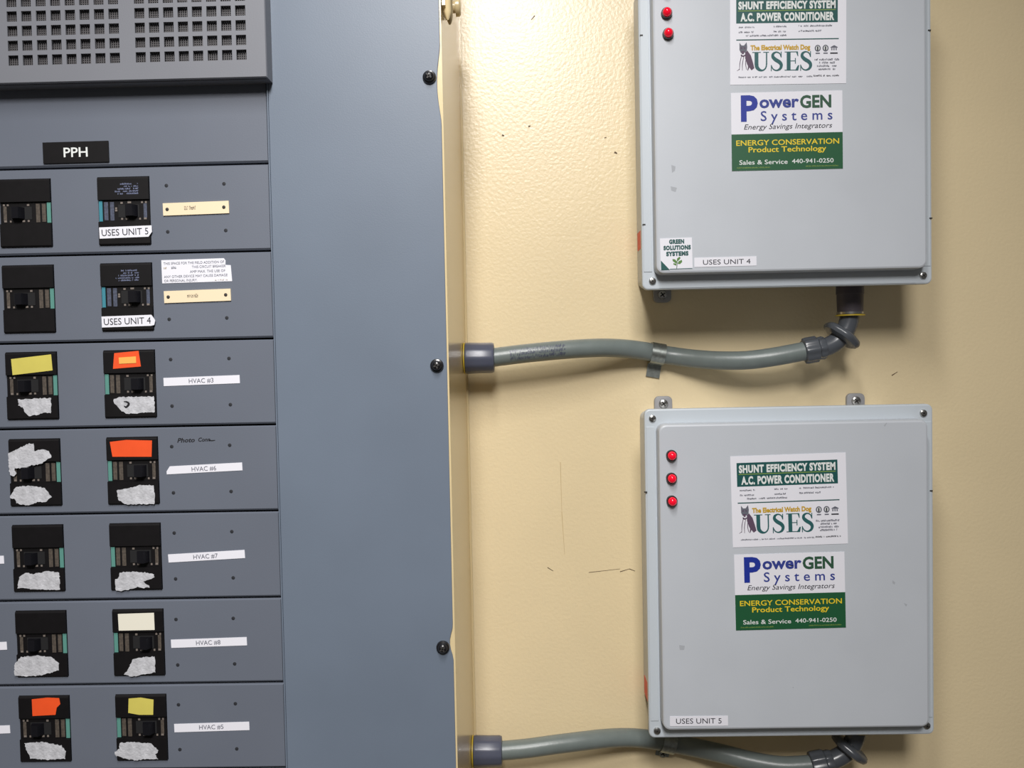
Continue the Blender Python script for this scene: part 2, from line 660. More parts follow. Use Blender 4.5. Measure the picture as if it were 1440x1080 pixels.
DOTS = [[(234, 261), (315, 258.5), (236, 326), (317.5, 324)], [(238, 449), (319, 447)],
        [(240, 505.5), (322, 504), (242, 571), (324, 569)], [(241.5, 628), (323, 626), (244, 693), (325, 691)],
        [(245, 749.5), (326, 747.5), (247, 814), (328, 812.5)], [(247.5, 871), (328, 869.5), (250, 935), (330, 933.5)],
        [(251, 991), (331, 989.5), (253, 1054), (333, 1053)]]
XE = XC - 0.0022
for i in range(7):
    z1 = seams[i] - 0.0004
    z0 = seams[i + 1] + 0.0014
    bm = new()
    hl = [(colx[c] - BW / 2 - 0.0002, colx[c] + BW / 2 + 0.0002, rowz[i] - BH / 2 - 0.0002, rowz[i] + BH / 2 + 0.0002)
          for c in 'LR']
    holed_plate(bm, XL + 0.004, XE, z0, z1, hl, YP, YP + 0.014, ct=0.0009, cb=0.0016, cs=0.0006, depth=0.004)
    pl = obj('filler_plate', bm, M['plate'], panel)
    for x, y in DOTS[i]:  # small holes drawn as dark discs, their inner shade put into the colour
        bm = new()
        lathe(bm, at(x, y, YP), (0, -1, 0), [(px2m(2.6, YP), -0.0003), (px2m(2.6, YP), 0.00015),
                                             (px2m(1.2, YP), 0.0003)], 10)
        obj('hole_disc', bm, M['pin'], pl, 'tiny dark disc for a hole')

# plain plate below the vent cover and blank plates outside the view
zv = (at(0, 118.5, -0.2535).z + at(372, 107.5, -0.2535).z) / 2
bm = new()
holed_plate(bm, XL + 0.004, XE, seams[0] + 0.0014, ZT - 0.004, [], YP, YP + 0.014, ct=0.0009, cb=0.0016, cs=0.0006)
obj('top_plate', bm, M['plate'], panel)
bm = new()
holed_plate(bm, XL + 0.004, XE, ZB + 0.004, seams[7] - 0.0004, [], YP, YP + 0.014, ct=0.0009, cb=0.0016, cs=0.0006)
obj('bottom_plate', bm, M['plate'], panel)
bm = new()
box(bm, XL + 0.004, XC - 0.003, YP + 0.016, YP + 0.018, ZB + 0.004, ZT - 0.004)
obj('interior_pan', bm, M['dark'], panel)

# perforated vent cover
YV = -0.2535
HX = [18.6, 38.9, 59.6, 80.0, 100.4, 120.7, 141.1, 161.4, 197.8, 217.8, 238.2, 258.4, 278.6, 299.0, 319.2, 339.4]
HY = [-38.6, -17.9, 2.8, 23.5, 44.2, 64.9, 85.6]
hs = px2m(14.2, YV) / 2
hxs = [at(x, 80 - 9 * x / 340, YV).x for x in HX]
hzs = [(at(18.6, y, YV).z + at(339.4, y - 9.2, YV).z) / 2 for y in HY]
holes = [(x - hs, x + hs, z - hs, z + hs) for x in hxs for z in hzs]
VXR = at(375, 60, YV).x
bm = new()
holed_plate(bm, XL + 0.006, VXR - 0.0006, zv, ZT - 0.006, holes, YV, YP - 0.0002, ct=0.001, cb=0.0007, cs=0.0007, depth=0.0015)
vent = obj('vent_cover', bm, M['vent'], panel, 'raised grey vent cover punched with square holes')
bm = new()
g = px2m(3.0, YV)
x = hxs[0] - 0.02
ms = 0.00075
while x < hxs[-1] + 0.02:
    box(bm, x, x + ms, YV + 0.0036, YV + 0.0044, hzs[-1] - 0.02, hzs[0] + 0.02)
    x += g
z = hzs[-1] - 0.02
while z < hzs[0] + 0.02:
    box(bm, hxs[0] - 0.02, hxs[-1] + 0.02, YV + 0.0044, YV + 0.0052, z, z + ms)
    z += g
obj('wire_mesh', bm, M['mesh'], vent, 'fine dark wire mesh behind the holes')

# engraved nameplate
sh = Sheet((61, 201), (153, 198.4), (61.5, 230.5), YP)
sh.text('PPH', 29.5, 63.5, 21.2, 13, M['whiteprint'], bold=0.012)
sh.build('nameplate', M['black'], panel, label='black engraved nameplate with white letters', thick=0.0016)

# label strips beside the right-hand breakers
for (tl, tr, bl, txt, cut) in (((230, 531.5), (337, 527.3), (230.3, 543), 'HVAC #3', 0),
                               ((234, 656), (340.5, 650.3), (233.4, 667), 'HVAC #6', 5),
                               ((236.5, 779.6), (344, 773.2), (237, 791), 'HVAC #7', 0),
                               ((240.5, 899.5), (347, 895.8), (240.7, 911), 'HVAC #8', 0),
                               ((245, 1018), (350.5, 1014.8), (245.2, 1029.6), 'HVAC #5', 0)):
    sh = Sheet(tl, tr, bl, YP)
    sh.text(txt, 36, 71, 8.9, 6.3, M['greyink'])
    ol = [(cut, 0), (sh.w, 0), (sh.w, sh.h), (0, sh.h)] + ([(0, 7)] if cut else [])
    sh.build('label_strip', M['paper'], panel, outline=ol)
for tl, tr, bl in (((-95, 785), (5.5, 781.4), (-95, 796)), ((-92, 907), (9.5, 902.4), (-92, 918)),
                   ((-88, 1024), (14, 1019.8), (-88, 1035))):
    Sheet(tl, tr, bl, YP).build('label_strip', M['paper'], panel)

# beige engraved strips with screws
for tl, tr, bl, w in (((229.5, 286.2), (322, 282.6), (230, 303.6), (30, 46)), ((231, 409.6), (324.6, 406), (231.6, 426.4), (33, 49))):
    sh = Sheet(tl, tr, bl, YP)
    sh.fine(w[0], w[1], 10.2, 5, M['paleink'], words=1)
    b_ = sh.build('engraved_strip', M['beige'], panel, label='beige engraved strip with two tiny screws', thick=0.0012)
    for x in (6, sh.w - 7):
        screw(b_, sh.p(x, sh.h / 2, 0.0012), px2m(2.4, YP), M['slot'], slot='one', h=0.0006)

# white notice
sh = Sheet((227, 366), (325.3, 362.8), (228, 398.6), YP)
for s, x0, x1, b_ in (('THIS SPACE FOR THE FIELD ADDITION OF', 3, 89, 6.6), ('THIS CIRCUIT BREAKER', 43, 91, 12.5), ('AMP MAX. THE USE OF', 40, 90, 19),
                      ('ANY OTHER DEVICE MAY CAUSE DAMAGE', 3, 93, 25.2), ('OR PERSONAL INJURY.', 3, 50, 31)):
    sh.text(s, x0, x1, b_, 3.4, M['greyink'])
sh.fine(75, 93, 31, 1.6, M['paleink'])
sh.fine(3, 7, 12.5, 2.6, M['paleink'], words=0)
sh.fine(14, 21, 12.5, 3.2, M['greyink'], words=0)
sh.build('notice_sticker', M['paper'], panel, label='white printed notice with a torn corner',
         outline=[(0, 0), (88.5, 0), (91, 3.5), (90.5, 9.5), (98, 10), (sh.w, sh.h), (0, sh.h)])

# handwriting in marker on the plate
sh = Sheet((248, 612), (306, 610), (248.6, 628), YP)
sh.text('Photo', 1, 26, 10.4, 6.2, M['marker'], bold=0.02, shear=0.25)
sh.text('Conn', 31, 48, 10.0, 5.4, M['marker'], bold=0.02, shear=0.25)
sh.stroke([(46, 8.6), (50, 9.4), (55, 9.0)], [1.4, 1.5, 0.9], M['marker'])
bm = new()
for vs, fs, mi, layer in sh.polys:
    bv = [bm.verts.new(sh.p(a, b, 0.0002)) for a, b in vs]
    for f in fs:
        try:
            fc = bm.faces.new([bv[k] for k in f])
            fc.normal_update()
            if fc.normal.y > 0:
                fc.normal_flip()
        except ValueError:
            pass
obj('handwriting', bm, M['marker'], panel, 'black marker handwriting', smooth='flat')


# ------------------------------------------------------------------ breakers
def o6(pts, ox=0, oy=0, k=1.0):
    return [(ox + x / k, oy + y / k) for x, y in pts]


TAPE = {
    (2, 'L'): [('colour_tape', 'yellow', o6([(95, 150), (432, 110), (445, 245), (108, 285)], 0, 480, 6), 'yellow tape', 0),
               ('torn_label', 'residue', o6([(150, 490), (300, 482), (430, 478), (430, 605), (380, 600), (330, 618),
                                             (250, 630), (212, 600), (195, 560), (160, 540)], 0, 480, 6), 'torn white label', 1)],
    (2, 'R'): [('colour_tape', 'orange', o6([(965, 100), (1170, 80), (1190, 212), (955, 232)], 0, 480, 6), 'orange tape', 0),
               ('tape_patch', 'amber', o6([(1003, 137), (1148, 127), (1150, 183), (1007, 190)], 0, 480, 6),
                'small amber patch on the orange tape', 2),
               ('torn_label', 'residue', o6([(960, 490), (1010, 470), (1300, 465), (1305, 600), (1200, 603), (1080, 612),
                                             (1030, 590), (1000, 560), (965, 520)], 0, 480, 6), 'torn white label', 1)],
    (3, 'L'): [('torn_label', 'residue', o6([(100, 340), (250, 270), (370, 212), (430, 215), (440, 310), (520, 285),
                                             (620, 310), (660, 385), (600, 415), (520, 475), (400, 490), (330, 520),
                                             (180, 530), (210, 590), (185, 630), (130, 610), (112, 500)], 0, 600, 9),
                'torn white label at the top', 1),
               ('torn_label', 'residue', o6([(125, 895), (200, 760), (400, 750), (570, 775), (655, 890), (590, 950),
                                             (480, 955), (330, 1000), (210, 965), (195, 920)], 0, 600, 9),
                'torn white label at the bottom', 1)],
    (3, 'R'): [('colour_tape', 'orange', o6([(557, 545), (640, 535), (770, 538), (768, 620), (570, 620)], 0, 470, 3.6),
                'orange tape', 0),
               ('torn_label', 'residue', o6([(590, 790), (690, 772), (710, 762), (780, 765), (785, 858), (640, 862),
                                             (600, 840)], 0, 470, 3.6), 'torn white label', 1)],
    (4, 'L'): [('torn_label', 'residue', o6([(75, 320), (85, 270), (110, 255), (140, 262), (200, 248), (250, 255),
                                             (255, 330), (150, 325), (100, 322)], 0, 720, 3), 'torn white label', 1)],
    (4, 'R'): [('torn_label', 'residue', o6([(255, 765), (380, 755), (570, 765), (690, 790), (690, 830), (620, 855),
                                             (560, 880), (640, 950), (560, 960), (490, 945), (410, 975), (330, 985),
                                             (260, 1000), (215, 985), (195, 920), (205, 850), (250, 830)], 140, 720, 9),
                'torn white label', 1)],
    (5, 'L'): [('torn_label', 'residue', o6([(62, 690), (62, 640), (90, 612), (150, 605), (220, 612), (248, 640),
                                             (248, 668), (180, 688), (120, 694)], 0, 720, 3), 'torn white label', 1)],
    (5, 'R'): [('colour_tape', 'ivory', o6([(498, 430), (650, 425), (653, 497), (502, 500)], 0, 720, 3), 'ivory tape', 0),
               ('torn_label', 'residue', o6([(525, 685), (545, 655), (560, 620), (610, 612), (655, 610), (655, 675),
                                             (600, 685), (560, 695)], 0, 720, 3), 'torn white label', 1)],
    (6, 'L'): [('colour_tape', 'orange', o6([(135, 790), (200, 783), (250, 785), (255, 810), (240, 825), (235, 855),
                                             (138, 860)], 0, 720, 3), 'orange tape', 0),
               ('torn_label', 'residue', o6([(105, 975), (180, 970), (260, 985), (278, 1010), (275, 1040), (200, 1045),
                                             (130, 1040), (115, 1010)], 0, 720, 3), 'torn white label', 1)],
    (6, 'R'): [('colour_tape', 'yellow', o6([(370, 200), (520, 188), (685, 215), (680, 405), (500, 405), (365, 380)],
                                            140, 960, 9), 'yellow tape', 0),
               ('torn_label', 'residue', o6([(255, 765), (400, 750), (540, 760), (650, 770), (740, 850), (735, 890),
                                             (700, 905), (740, 965), (600, 965), (460, 980), (320, 960), (200, 920),
                                             (190, 880), (250, 830)], 140, 960, 9), 'torn white label', 1)],
}
BLABEL = {
    (0, 'L'): 'plain black circuit breaker without tape, topmost of the left column',
    (0, 'R'): 'black circuit breaker with white strip reading UNIT 5, topmost of the right column',
    (1, 'L'): 'plain black circuit breaker without tape, second from the top in the left column',
    (1, 'R'): 'black circuit breaker with white strip reading UNIT 4, beside the white printed notice',
    (2, 'L'): 'black circuit breaker with yellow tape above a torn label, in the left column',
    (2, 'R'): 'black circuit breaker with a small amber patch on orange tape, beside the HVAC #3 strip',
    (3, 'L'): 'black circuit breaker with two torn white labels, above and below its toggle',
    (3, 'R'): 'black circuit breaker with wide plain orange tape, beside the HVAC #6 strip',
    (4, 'L'): 'black circuit breaker with one torn label, left column, directly below the doubly labelled one',
    (4, 'R'): 'black circuit breaker with one torn label and no tape, beside the HVAC #7 strip',
    (5, 'L'): 'black circuit breaker with one torn label, left column, directly above the orange-taped one',
    (5, 'R'): 'black circuit breaker with ivory tape above a torn label, beside the HVAC #8 strip',
    (6, 'L'): 'black circuit breaker with orange tape, bottom of the left column',
    (6, 'R'): 'black circuit breaker with yellow tape, beside the HVAC #5 strip at the bottom',
}


def breaker(i, c):
    cx, cz = colx[c], rowz[i]
    t = thing('circuit_breaker', BLABEL[i, c], 'circuit breaker', (cx, YP + 0.013, cz - BH / 2), 'black circuit breakers in the panel')
    k = BW / 73.0
    sgn = 1 if c == 'R' else -1                   # the left column is mounted turned round
    x0 = cx - BW / 2
    zt = cz + BH / 2
    X = (lambda u: x0 + u * k) if c == 'R' else (lambda u: x0 + (73 - u) * k)
    Z = lambda v: zt - v * k
    # moulded case: raised ends, sunken middle
    f, r = YB, YB + 0.0022
    prof = [(YP + 0.012, 0), (f + 0.0014, 0.0), (f + 0.0002, 1.6), (f, 3.0), (f, 32.2), (r, 33.0), (r, 62.4), (f, 63.2),
            (f, 93.8), (f + 0.0008, 95.6), (YP + 0.012, 95.6)]
    bm = new()
    e = 0.0003
    rings(bm, [[(x0 + 0.0002, y, Z(v)) for y, v in prof], [(x0 + BW - 0.0002, y, Z(v)) for y, v in prof]])
    body = obj('case', bm, M['black'], t)
    # sunken band with its printed strips
    new_style = (c == 'R' and i < 2)

    def slab(name, u0, u1, v0, v1, m, lift=0.0004, label=None, parent=t):
        b = new()
        xa, xb = sorted((X(u0), X(u1)))
        box(b, xa, xb, r - lift, r + 0.0001, Z(v1), Z(v0))
        return obj(name, b, m, parent, label)
    slab('rating_strip', 0.8, 5.6 if new_style else 6.2, 33.5, 62, M['blueteal'] if new_style else M['teal'], 0.0006,
         'blue-teal rating strip' if new_style else 'teal rating strip')
    sm = M['bluespec'] if new_style else M['spec']
    slab('spec_strip', 8, 13.5, 35, 60.5, sm)
    slab('spec_strip', 16.5, 22, 35, 61, sm)
    slab('spec_strip', 64, 68.5, 38, 58, sm)
    b = new()
    dots = [(33, 36.5, 3.2), (62, 36.2, 2.6), (67.5, 36.2, 2.6), (33, 59, 2.6), (40, 59, 3.6), (58.5, 59.3, 2.4), (66, 59, 3.8)]
    if new_style:
        dots += [(44, 36, 5), (25, 44, 2.6), (25, 47, 3)]
    for u, v, w in dots:
        xa, xb = sorted((X(u - w / 2), X(u + w / 2)))
        box(b, xa, xb, r - 0.0005, r + 0.0001, Z(v + 1.3), Z(v - 1.3))
    obj('printed_marks', b, M['silver'], t, 'small silver printed marks')
    # toggle: sunken well with a lever pushed to one side
    b = new()
    xa, xb = sorted((X(28), X(58)))
    box(b, xa, xb, r - 0.0004, r + 0.0001, Z(56.8), Z(39))
    well = obj('toggle_surround', b, M['dark'], t)
    b = new()
    xa, xb = sorted((X(38), X(56)))
    pr = [(xa, r), (xa + 0.2 * (xb - xa), r - 0.0062), (xa + 0.75 * (xb - xa), r - 0.0066), (xb, r)]
    rings(b, [[(x, y, Z(56)) for x, y in pr], [(x, y + 0.0, Z(55)) for x, y in pr], [(x, y, Z(40)) for x, y in pr]])
    obj('toggle', b, M['toggle'], t)
    if new_style:
        q = BR[i, 'R']
        sh = Sheet(q[0], q[1], q[3], YB)
        bm = new()
        s2 = Sheet(q[0], q[1], q[3], YB)
        for n_, (a, d) in enumerate(((30, 55), (33, 55), (26, 55), (22, 55), (26, 55))):
            s2.fine(a, d, 13.2 + n_ * 3.4, 2.1, M['bluewhite'])
        for vs, fs, mi, layer in s2.polys:
            bv = [bm.verts.new(s2.p(x, y, 0.0001)) for x, y in vs]
            for fc in fs:
                try:
                    ff = bm.faces.new([bv[n_] for n_ in fc])
                    ff.normal_update()
                    if ff.normal.y > 0:
                        ff.normal_flip()
                except ValueError:
                    pass
        obj('printed_text', bm, M['bluewhite'], t, 'small pale printed lines', smooth='flat')
        if i == 0:
            sh = Sheet((139.7, 320), (213.4, 317), (140.6, 335.7), YB)
            ol = [(0, 0), (sh.w, 0), (sh.w, 9), (sh.w - 5.2, sh.h), (0, sh.h)]
            tx = (3.4, 69.5)
        else:
            sh = Sheet((143, 445.2), (215, 442.6), (143.4, 460.6), YB)
            ol = [(0, 0), (sh.w - 2, 0), (sh.w + 3.2, 8), (sh.w + 1.5, sh.h - 1), (sh.w - 3, sh.h), (0, sh.h)]
            tx = (3.2, 70)
        sh.text('USES UNIT %d' % (5 if i == 0 else 4), tx[0], tx[1], 12.2, 9.0, M['ink'])
        sh.build('unit_label', M['paper'], t, outline=ol, label='white printed strip', thick=0.0005)
    for n_, m, pts, lab, torn in TAPE.get((i, c), []):
        Yp = YB - (0.0004 if torn == 2 else 0)
        jag = 0.0005 if torn == 1 else 0.0
        patch(n_, pts, Yp, M[m], t, lab, jag=jag)
    if (i, c) == (2, 'R'):
        s3 = Sheet((168, 562), (190, 561), (168, 578), YB - 0.0004)
        s3.stroke([(6, 3), (11, 4), (13, 7), (9, 11), (6, 9)], [1, 2.4, 3, 2.6, 1], M['marker'])
        bm = new()
        for vs, fs, mi, layer in s3.polys:
            bv = [bm.verts.new(s3.p(x, y, 0.0002)) for x, y in vs]
            for fc in fs:
                bm.faces.new([bv[n_] for n_ in fc])
        obj('ink_mark', bm, M['marker'], t, 'black ink squiggle')
    return t


for i in range(7):
    for c in 'LR':
        breaker(i, c)


# ------------------------------------------------------------------ wall enclosures
YF = -0.100                                   # flange face
YL = -0.1168                                  # lid face
EX0 = (at(902.5, 200, YF).x + at(907, 800, YF).x) / 2
EX1 = (at(1311.7, 200, YF).x + at(1311.2, 800, YF).x) / 2
EH = abs((at(910, 1038.8, YF).z + at(1303, 1032, YF).z) / 2 - (at(906, 575, YF).z + at(1303, 568.8, YF).z) / 2)
FW, FT = px2m(15.8, YF), px2m(19.5, YF)


def sticker_brand(parent, tl, tr, bl, upper):
    sh = Sheet(tl, tr, bl, YL, 163, 129)
    sh.rect(8.5, 151, 9.5, 43.2, M['teal_ink'], 1)
    sh.text('SHUNT EFFICIENCY SYSTEM', 11.5, 148, 23.2, 10.4, M['whiteprint'], bold=0.05, space=1.1)
    sh.rect(11, 148, 25.2, 26.4, M['olive'], 2)
    sh.text('A.C. POWER CONDITIONER', 14.5, 146, 39.8, 11, M['whiteprint'], bold=0.05, space=1.1)
    for x0, x1, y in ((12, 34, 49.5), (61, 79, 49.2), (96, 145, 49.0), (12, 33, 56.5), (61, 78, 56.2), (96, 128, 56.0),
                      (22, 79, 61.6)):
        sh.fine(x0, x1, y, 2.2, M['greyink'], words=max(2, int((x1 - x0) / 10)))
    sh.rect(8.5, 152.5, 65.6, 67, M['teal_ink'], 2)
    # seated dog emblem
    ink = M['purpleink']
    sh.poly(o6([(13, 70), (16, 74), (19.5, 74), (23, 69.5), (24, 76), (23.5, 81), (21, 84), (15, 84.5), (13, 80)]), M['greyink'], 1)
    sh.poly(o6([(14.5, 77), (16.5, 76), (17, 78.5), (15, 79)]), ink, 2)
    sh.poly(o6([(19, 76), (21.5, 77), (21, 79), (19.3, 78.4)]), ink, 2)
    sh.poly(o6([(15.5, 82), (20, 82), (19, 86), (16.5, 86)]), ink, 2)
    sh.poly(o6([(21, 84), (24, 81), (29, 88), (32, 98), (34, 106), (30, 109), (24, 101), (21, 92)]), ink, 1)
    for a, b in (((16, 88), (13, 108)), ((19, 90), (17, 109)), ((22, 93), (23, 108))):
        sh.stroke([a, ((a[0] + b[0]) / 2 - 0.8, (a[1] + b[1]) / 2), b], [0.7, 1.0, 0.6], ink)
    sh.stroke([(13, 107), (9.5, 109.5)], [0.8, 0.4], ink)
    sh.stroke([(15, 87), (18, 89), (22, 87)], [1.6, 2.0, 1.4], ink)
    sh.stroke([(24, 96), (26, 103), (24.5, 109)], [1.6, 2.2, 1], ink)
    sh.text('The Electrical Watch Dog', 28.5, 112.5, 80.6, 6.8, M['gold'], bold=0.05)
    # serif letters
    m = M['uses']
    sh.rect(31, 43, 83.4, 84.6, m); sh.rect(34.2, 39.6, 84.2, 101, m, 3)
    sh.rect(46.5, 54.5, 83.4, 84.6, m); sh.rect(50.2, 52, 84.2, 101, m, 3)
    sh.stroke([(36.9, 99), (37.6, 104.5), (40.8, 108.2), (45, 109.3), (48.5, 107.6), (50.6, 104), (51.1, 99)],
              [5.4, 5.2, 4.0, 2.4, 1.9, 1.8, 1.8], m, 2)
    for ox in (0, 41.2):
        sh.stroke([(71.4 + ox, 90.6), (69.6 + ox, 86), (65 + ox, 84), (60.6 + ox, 86.2), (60 + ox, 90.4), (63.6 + ox, 94.4),
                   (69.4 + ox, 98.2), (71.8 + ox, 102.6), (70 + ox, 107.4), (65 + ox, 109.6), (60.4 + ox, 107.6),
                   (57.8 + ox, 102.6)],
                  [1.0, 1.6, 1.9, 3.4, 4.4, 5.2, 5.2, 4.4, 3.4, 1.9, 1.6, 1.0], m, 2)
        sh.rect(71 + ox, 72.2 + ox, 83.4, 91.4, m, 3)
        sh.rect(57.2 + ox, 58.4 + ox, 102, 110.4, m, 3)
    sh.rect(76.5, 95.2, 83.4, 84.6, m); sh.rect(79.4, 84.8, 84, 109.2, m, 3)
    sh.rect(76.5, 95.6, 108.8, 110, m)
    sh.poly([(92.4, 83.6), (95.2, 83.6), (95.6, 90), (94.8, 90)], m, 3)
    sh.poly([(95, 103), (97, 102.6), (95.6, 110), (91, 110)], m, 3)
    sh.rect(84, 91.5, 96, 97.2, m); sh.rect(91, 92.2, 92.6, 100.4, m, 3)
    # marks and tiny print on the right
    for cx in (123, 134):
        sh.disc(cx, 79.4, 4.3, M['greyink'], 1, 4.8)
        sh.disc(cx, 79.4, 2.6, M['whiteprint'], 2, 3.2)
        sh.rect(cx - 1.1, cx + 0.9, 77, 82.4, M['ink'], 3)
        sh.rect(cx - 3, cx + 3, 85.6, 87.2, M['greyink'], 2)
    sh.poly([(141, 78), (146, 75.4), (151, 78), (151, 79), (141, 79)], M['greyink'], 2)
    for x in (142, 145, 148):
        sh.rect(x, x + 1.6, 79.5, 82.4, M['greyink'], 2)
    sh.rect(140.5, 151, 85.6, 87.4, M['ink'], 2)
    for x0, x1, y in ((118.5, 153, 96.4), (125, 147, 100.8), (122, 150, 105.4), (124, 148, 109.8)):
        sh.fine(x0, x1, y, 2.5, M['greyink'], words=2)
    sh.fine(11.5, 117, 119.4, 1.9, M['greyink'], words=14)
    sh.fine(117, 153, 118.9, 2.2, M['ink'], words=4)
    sh.build('equipment_sticker', M['paper'], parent, label='white equipment sticker with green title block')


def sticker_service(parent, tl, tr, bl):
    sh = Sheet(tl, tr, bl, YL, 155, 106.5)
    sh.text('P', 13.5, 37.2, 38, 34.4, M['blue'], bold=0.035)
    sh.text('ower', 39.5, 94.5, 21, 11, M['dblue'], bold=0.03, ref='x')
    sh.text('GEN', 96, 139.5, 22, 16.6, M['dgreen'], bold=0.035)
    sh.text('Systems', 41, 141, 39, 13.2, M['dblue'], bold=0.008, space=1.55)
    sh.text('Energy Savings Integrators', 17.5, 140.5, 50.3, 6.9, M['ink'], shear=0.25, bold=0.0)
    sh.rect(0, 155, 56.6, 106.5, M['green'], 1)
    sh.text('ENERGY CONSERVATION', 6.5, 150, 72.2, 7.2, M['yprint'], bold=0.012)
    sh.text('Product Technology', 23.5, 132, 81.6, 7.2, M['yprint'], bold=0.014)
    sh.text('Sales & Service', 10.5, 78, 98.2, 6.0, M['whiteprint'], bold=0.008)
    sh.text('440-941-0250', 84, 142, 97.8, 5.8, M['whiteprint'], bold=0.008)
    sh.fine(7, 53, 103.4, 1.7, M['olive'], words=0)
    sh.fine(103, 149, 103.0, 1.7, M['olive'], words=0)
    sh.build('service_sticker', M['paper'], parent, label='white and green service sticker with blue lettering')


def enclosure(ztop, zbot, label, leds, scr, feet, pins, upper):
    t = thing('equipment_enclosure', label, 'electrical enclosure', ((EX0 + EX1) / 2, -0.05, zbot),
              'grey wall enclosures with red lights')
    ins = 0.008
    bm = new()
    prism(bm, rrect(EX0 + ins, EX1 - ins, zbot + ins, ztop - ins, 0.008), -0.0005, YF + 0.004)
    obj('body', bm, M['encl'], t, smooth=True, sharp=17)
    bm = new()
    prism(bm, rrect(EX0, EX1, zbot, ztop, 0.0062), YF + 0.0075, YF, ch=0.0016)
    obj('lid_flange', bm, M['enclflange'], t, smooth=True, sharp=17)
    lx0, lx1, lz0, lz1 = EX0 + FW, EX1 - FW, zbot + FT, ztop - FT
    bm = new()
    prism(bm, rrect(lx0, lx1, lz0, lz1, 0.0085), YF + 0.0002, YL, ch=0.0022, draft=0.0006)
    lid = obj('raised_lid', bm, M['encl'], t, smooth=True, sharp=17)
    # long hinge and latch strips between the corner screws
    for a, b in ((EX0 + 0.0018, lx0 - 0.0014), (lx1 + 0.0014, EX1 - 0.0018)):
        bm = new()
        prism(bm, rrect(a, b, zbot + 0.0185, ztop - 0.0185, 0.0004, 2), YF + 0.0001, YF - 0.0007, ch=0.0003)
        obj('edge_strip', bm, M['enclflange'], t)
    bm = new()
    prism(bm, rrect(lx0 + 0.006, lx1 - 0.006, zbot + 0.0015, zbot + 0.003, 0.0004, 2), YF + 0.0001, YF - 0.0004)
    obj('drip_edge', bm, M['enclflange'], t)
    for x, y in scr:
        screw(t, at(x, y, YF), px2m(5.2, YF), M['steel'], name='corner_screw', ang=RND.uniform(0, 1.5))
    for x, y in leds:
        p = at(x, y, YL)
        l = new()
        R_ = px2m(7.6, YL)
        lathe(l, p, (0, -1, 0), [(R_, -0.0005), (R_, 0.0034), (R_ * 0.94, 0.0046), (R_ * 0.8, 0.0046), (R_ * 0.8, 0.003)], 26)
        bz = obj('indicator_light', l, M['bezel'], t, 'red indicator light in a black bezel', smooth=True)
        l = new()
        q = R_ * 0.8
        lathe(l, p, (0, -1, 0), [(q, 0.002), (q, 0.0056), (q * 0.95, 0.0068), (q * 0.8, 0.0082), (q * 0.55, 0.0093),
                                 (q * 0.25, 0.0098), (q * 0.05, 0.0099)], 26)
        obj('lens', l, M['red'], bz, 'glowing red lens', smooth=True)
    for x, y, up in feet:
        p = at(x, y, 0.0)
        w = px2m(12.5, 0)
        zz = (ztop - 0.012) if up else (zbot + 0.012)
        tip = p.z + (w * 0.85 if up else -w * 0.85)
        fb = new()
        prism(fb, rrect(p.x - w, p.x + w, min(zz, tip), max(zz, tip), w * 0.55), -0.0003, -0.005, ch=0.001)
        ft = obj('mounting_foot', fb, M['foot'], t, 'grey mounting foot', smooth=True)
        screw(ft, Vector((p.x, -0.005, p.z)), px2m(6.5, 0), M['steel'], ang=0.6)
    for x, y in pins:
        p = at(x, y, YF)
        b = new()
        box(b, p.x - 0.0015, p.x + 0.0015, YF - 0.0011, YF + 0.001, p.z - 0.0007, p.z + 0.0007)
        obj('hinge_pin', b, M['slot'], t)
    return t


ztU = (at(903, 407.6, YF).z + at(1303, 399.6, YF).z) / 2 + EH
zbU = ztU - EH
ztL = (at(906, 575, YF).z + at(1303, 568.8, YF).z) / 2
zbL = ztL - EH

en4 = enclosure(ztU, zbU, 'upper light grey enclosure on the wall, with a small white strip reading UNIT 4',
                [(935.5, -11), (937, 19.5), (939, 48.5)], [(917.5, 395.5), (1298, 387.5)], [(930.5, 415, False), (1197, 400, False)],
                [(901.8, 50), (905.5, 316), (1306.5, 43), (1308.5, 307)], True)
en5 = enclosure(ztL, zbL, 'lower light grey enclosure on the wall, with a small white strip reading UNIT 5',
                [(944, 640), (944, 672), (944.5, 704)], [(917.4, 588.5), (1298.3, 581), (924, 1027.5), (1303, 1020)],
                [(932, 567.5, True), (1201.5, 563.5, True)], [(908, 692), (1309, 690)], False)
sticker_brand(en4, (1026.6, -10), (1190, -12.6), (1028.6, 119.6), True)
sticker_brand(en5, (1026.8, 642), (1189, 636.2), (1030.6, 769.8), False)
sticker_service(en4, (1027.8, 131), (1184.3, 127.2), (1030, 240.6))
sticker_service(en5, (1032.2, 780.2), (1187.2, 775.8), (1034.8, 886.4))

sh = Sheet((928, 335.6), (972.8, 334), (928.4, 380), YL)
sh.text('GREEN', 12.5, 33.5, 7.6, 5.8, M['teal_ink'], bold=0.07, space=1.14)
sh.text('SOLUTIONS', 4.5, 42.5, 16, 5.8, M['teal_ink'], bold=0.07, space=1.14)
sh.text('SYSTEMS', 8, 39, 24.4, 5.8, M['teal_ink'], bold=0.07, space=1.14)
sh.poly([(0.4, 30.5), (12.5, 44), (0.4, 44)], M['teal_ink'])
sh.rect(12.5, 44, 42.4, 43.4, M['uses'], 1)
for pts in ([(22, 36), (17, 32), (16.5, 29), (20, 29.5), (23, 33)], [(22.5, 33), (23, 28.5), (26.5, 26), (28, 28), (25.5, 31)],
            [(23.5, 36), (25, 32.5), (29.5, 30.5), (30, 33.5), (27, 36.5)], [(21.5, 38.5), (17.5, 36.5), (18, 34.6), (22, 36)]):
    sh.poly(pts, M['leaf'])
sh.stroke([(22, 43), (22.6, 38), (23.4, 33)], [0.8, 0.9, 0.6], M['dgreen'])
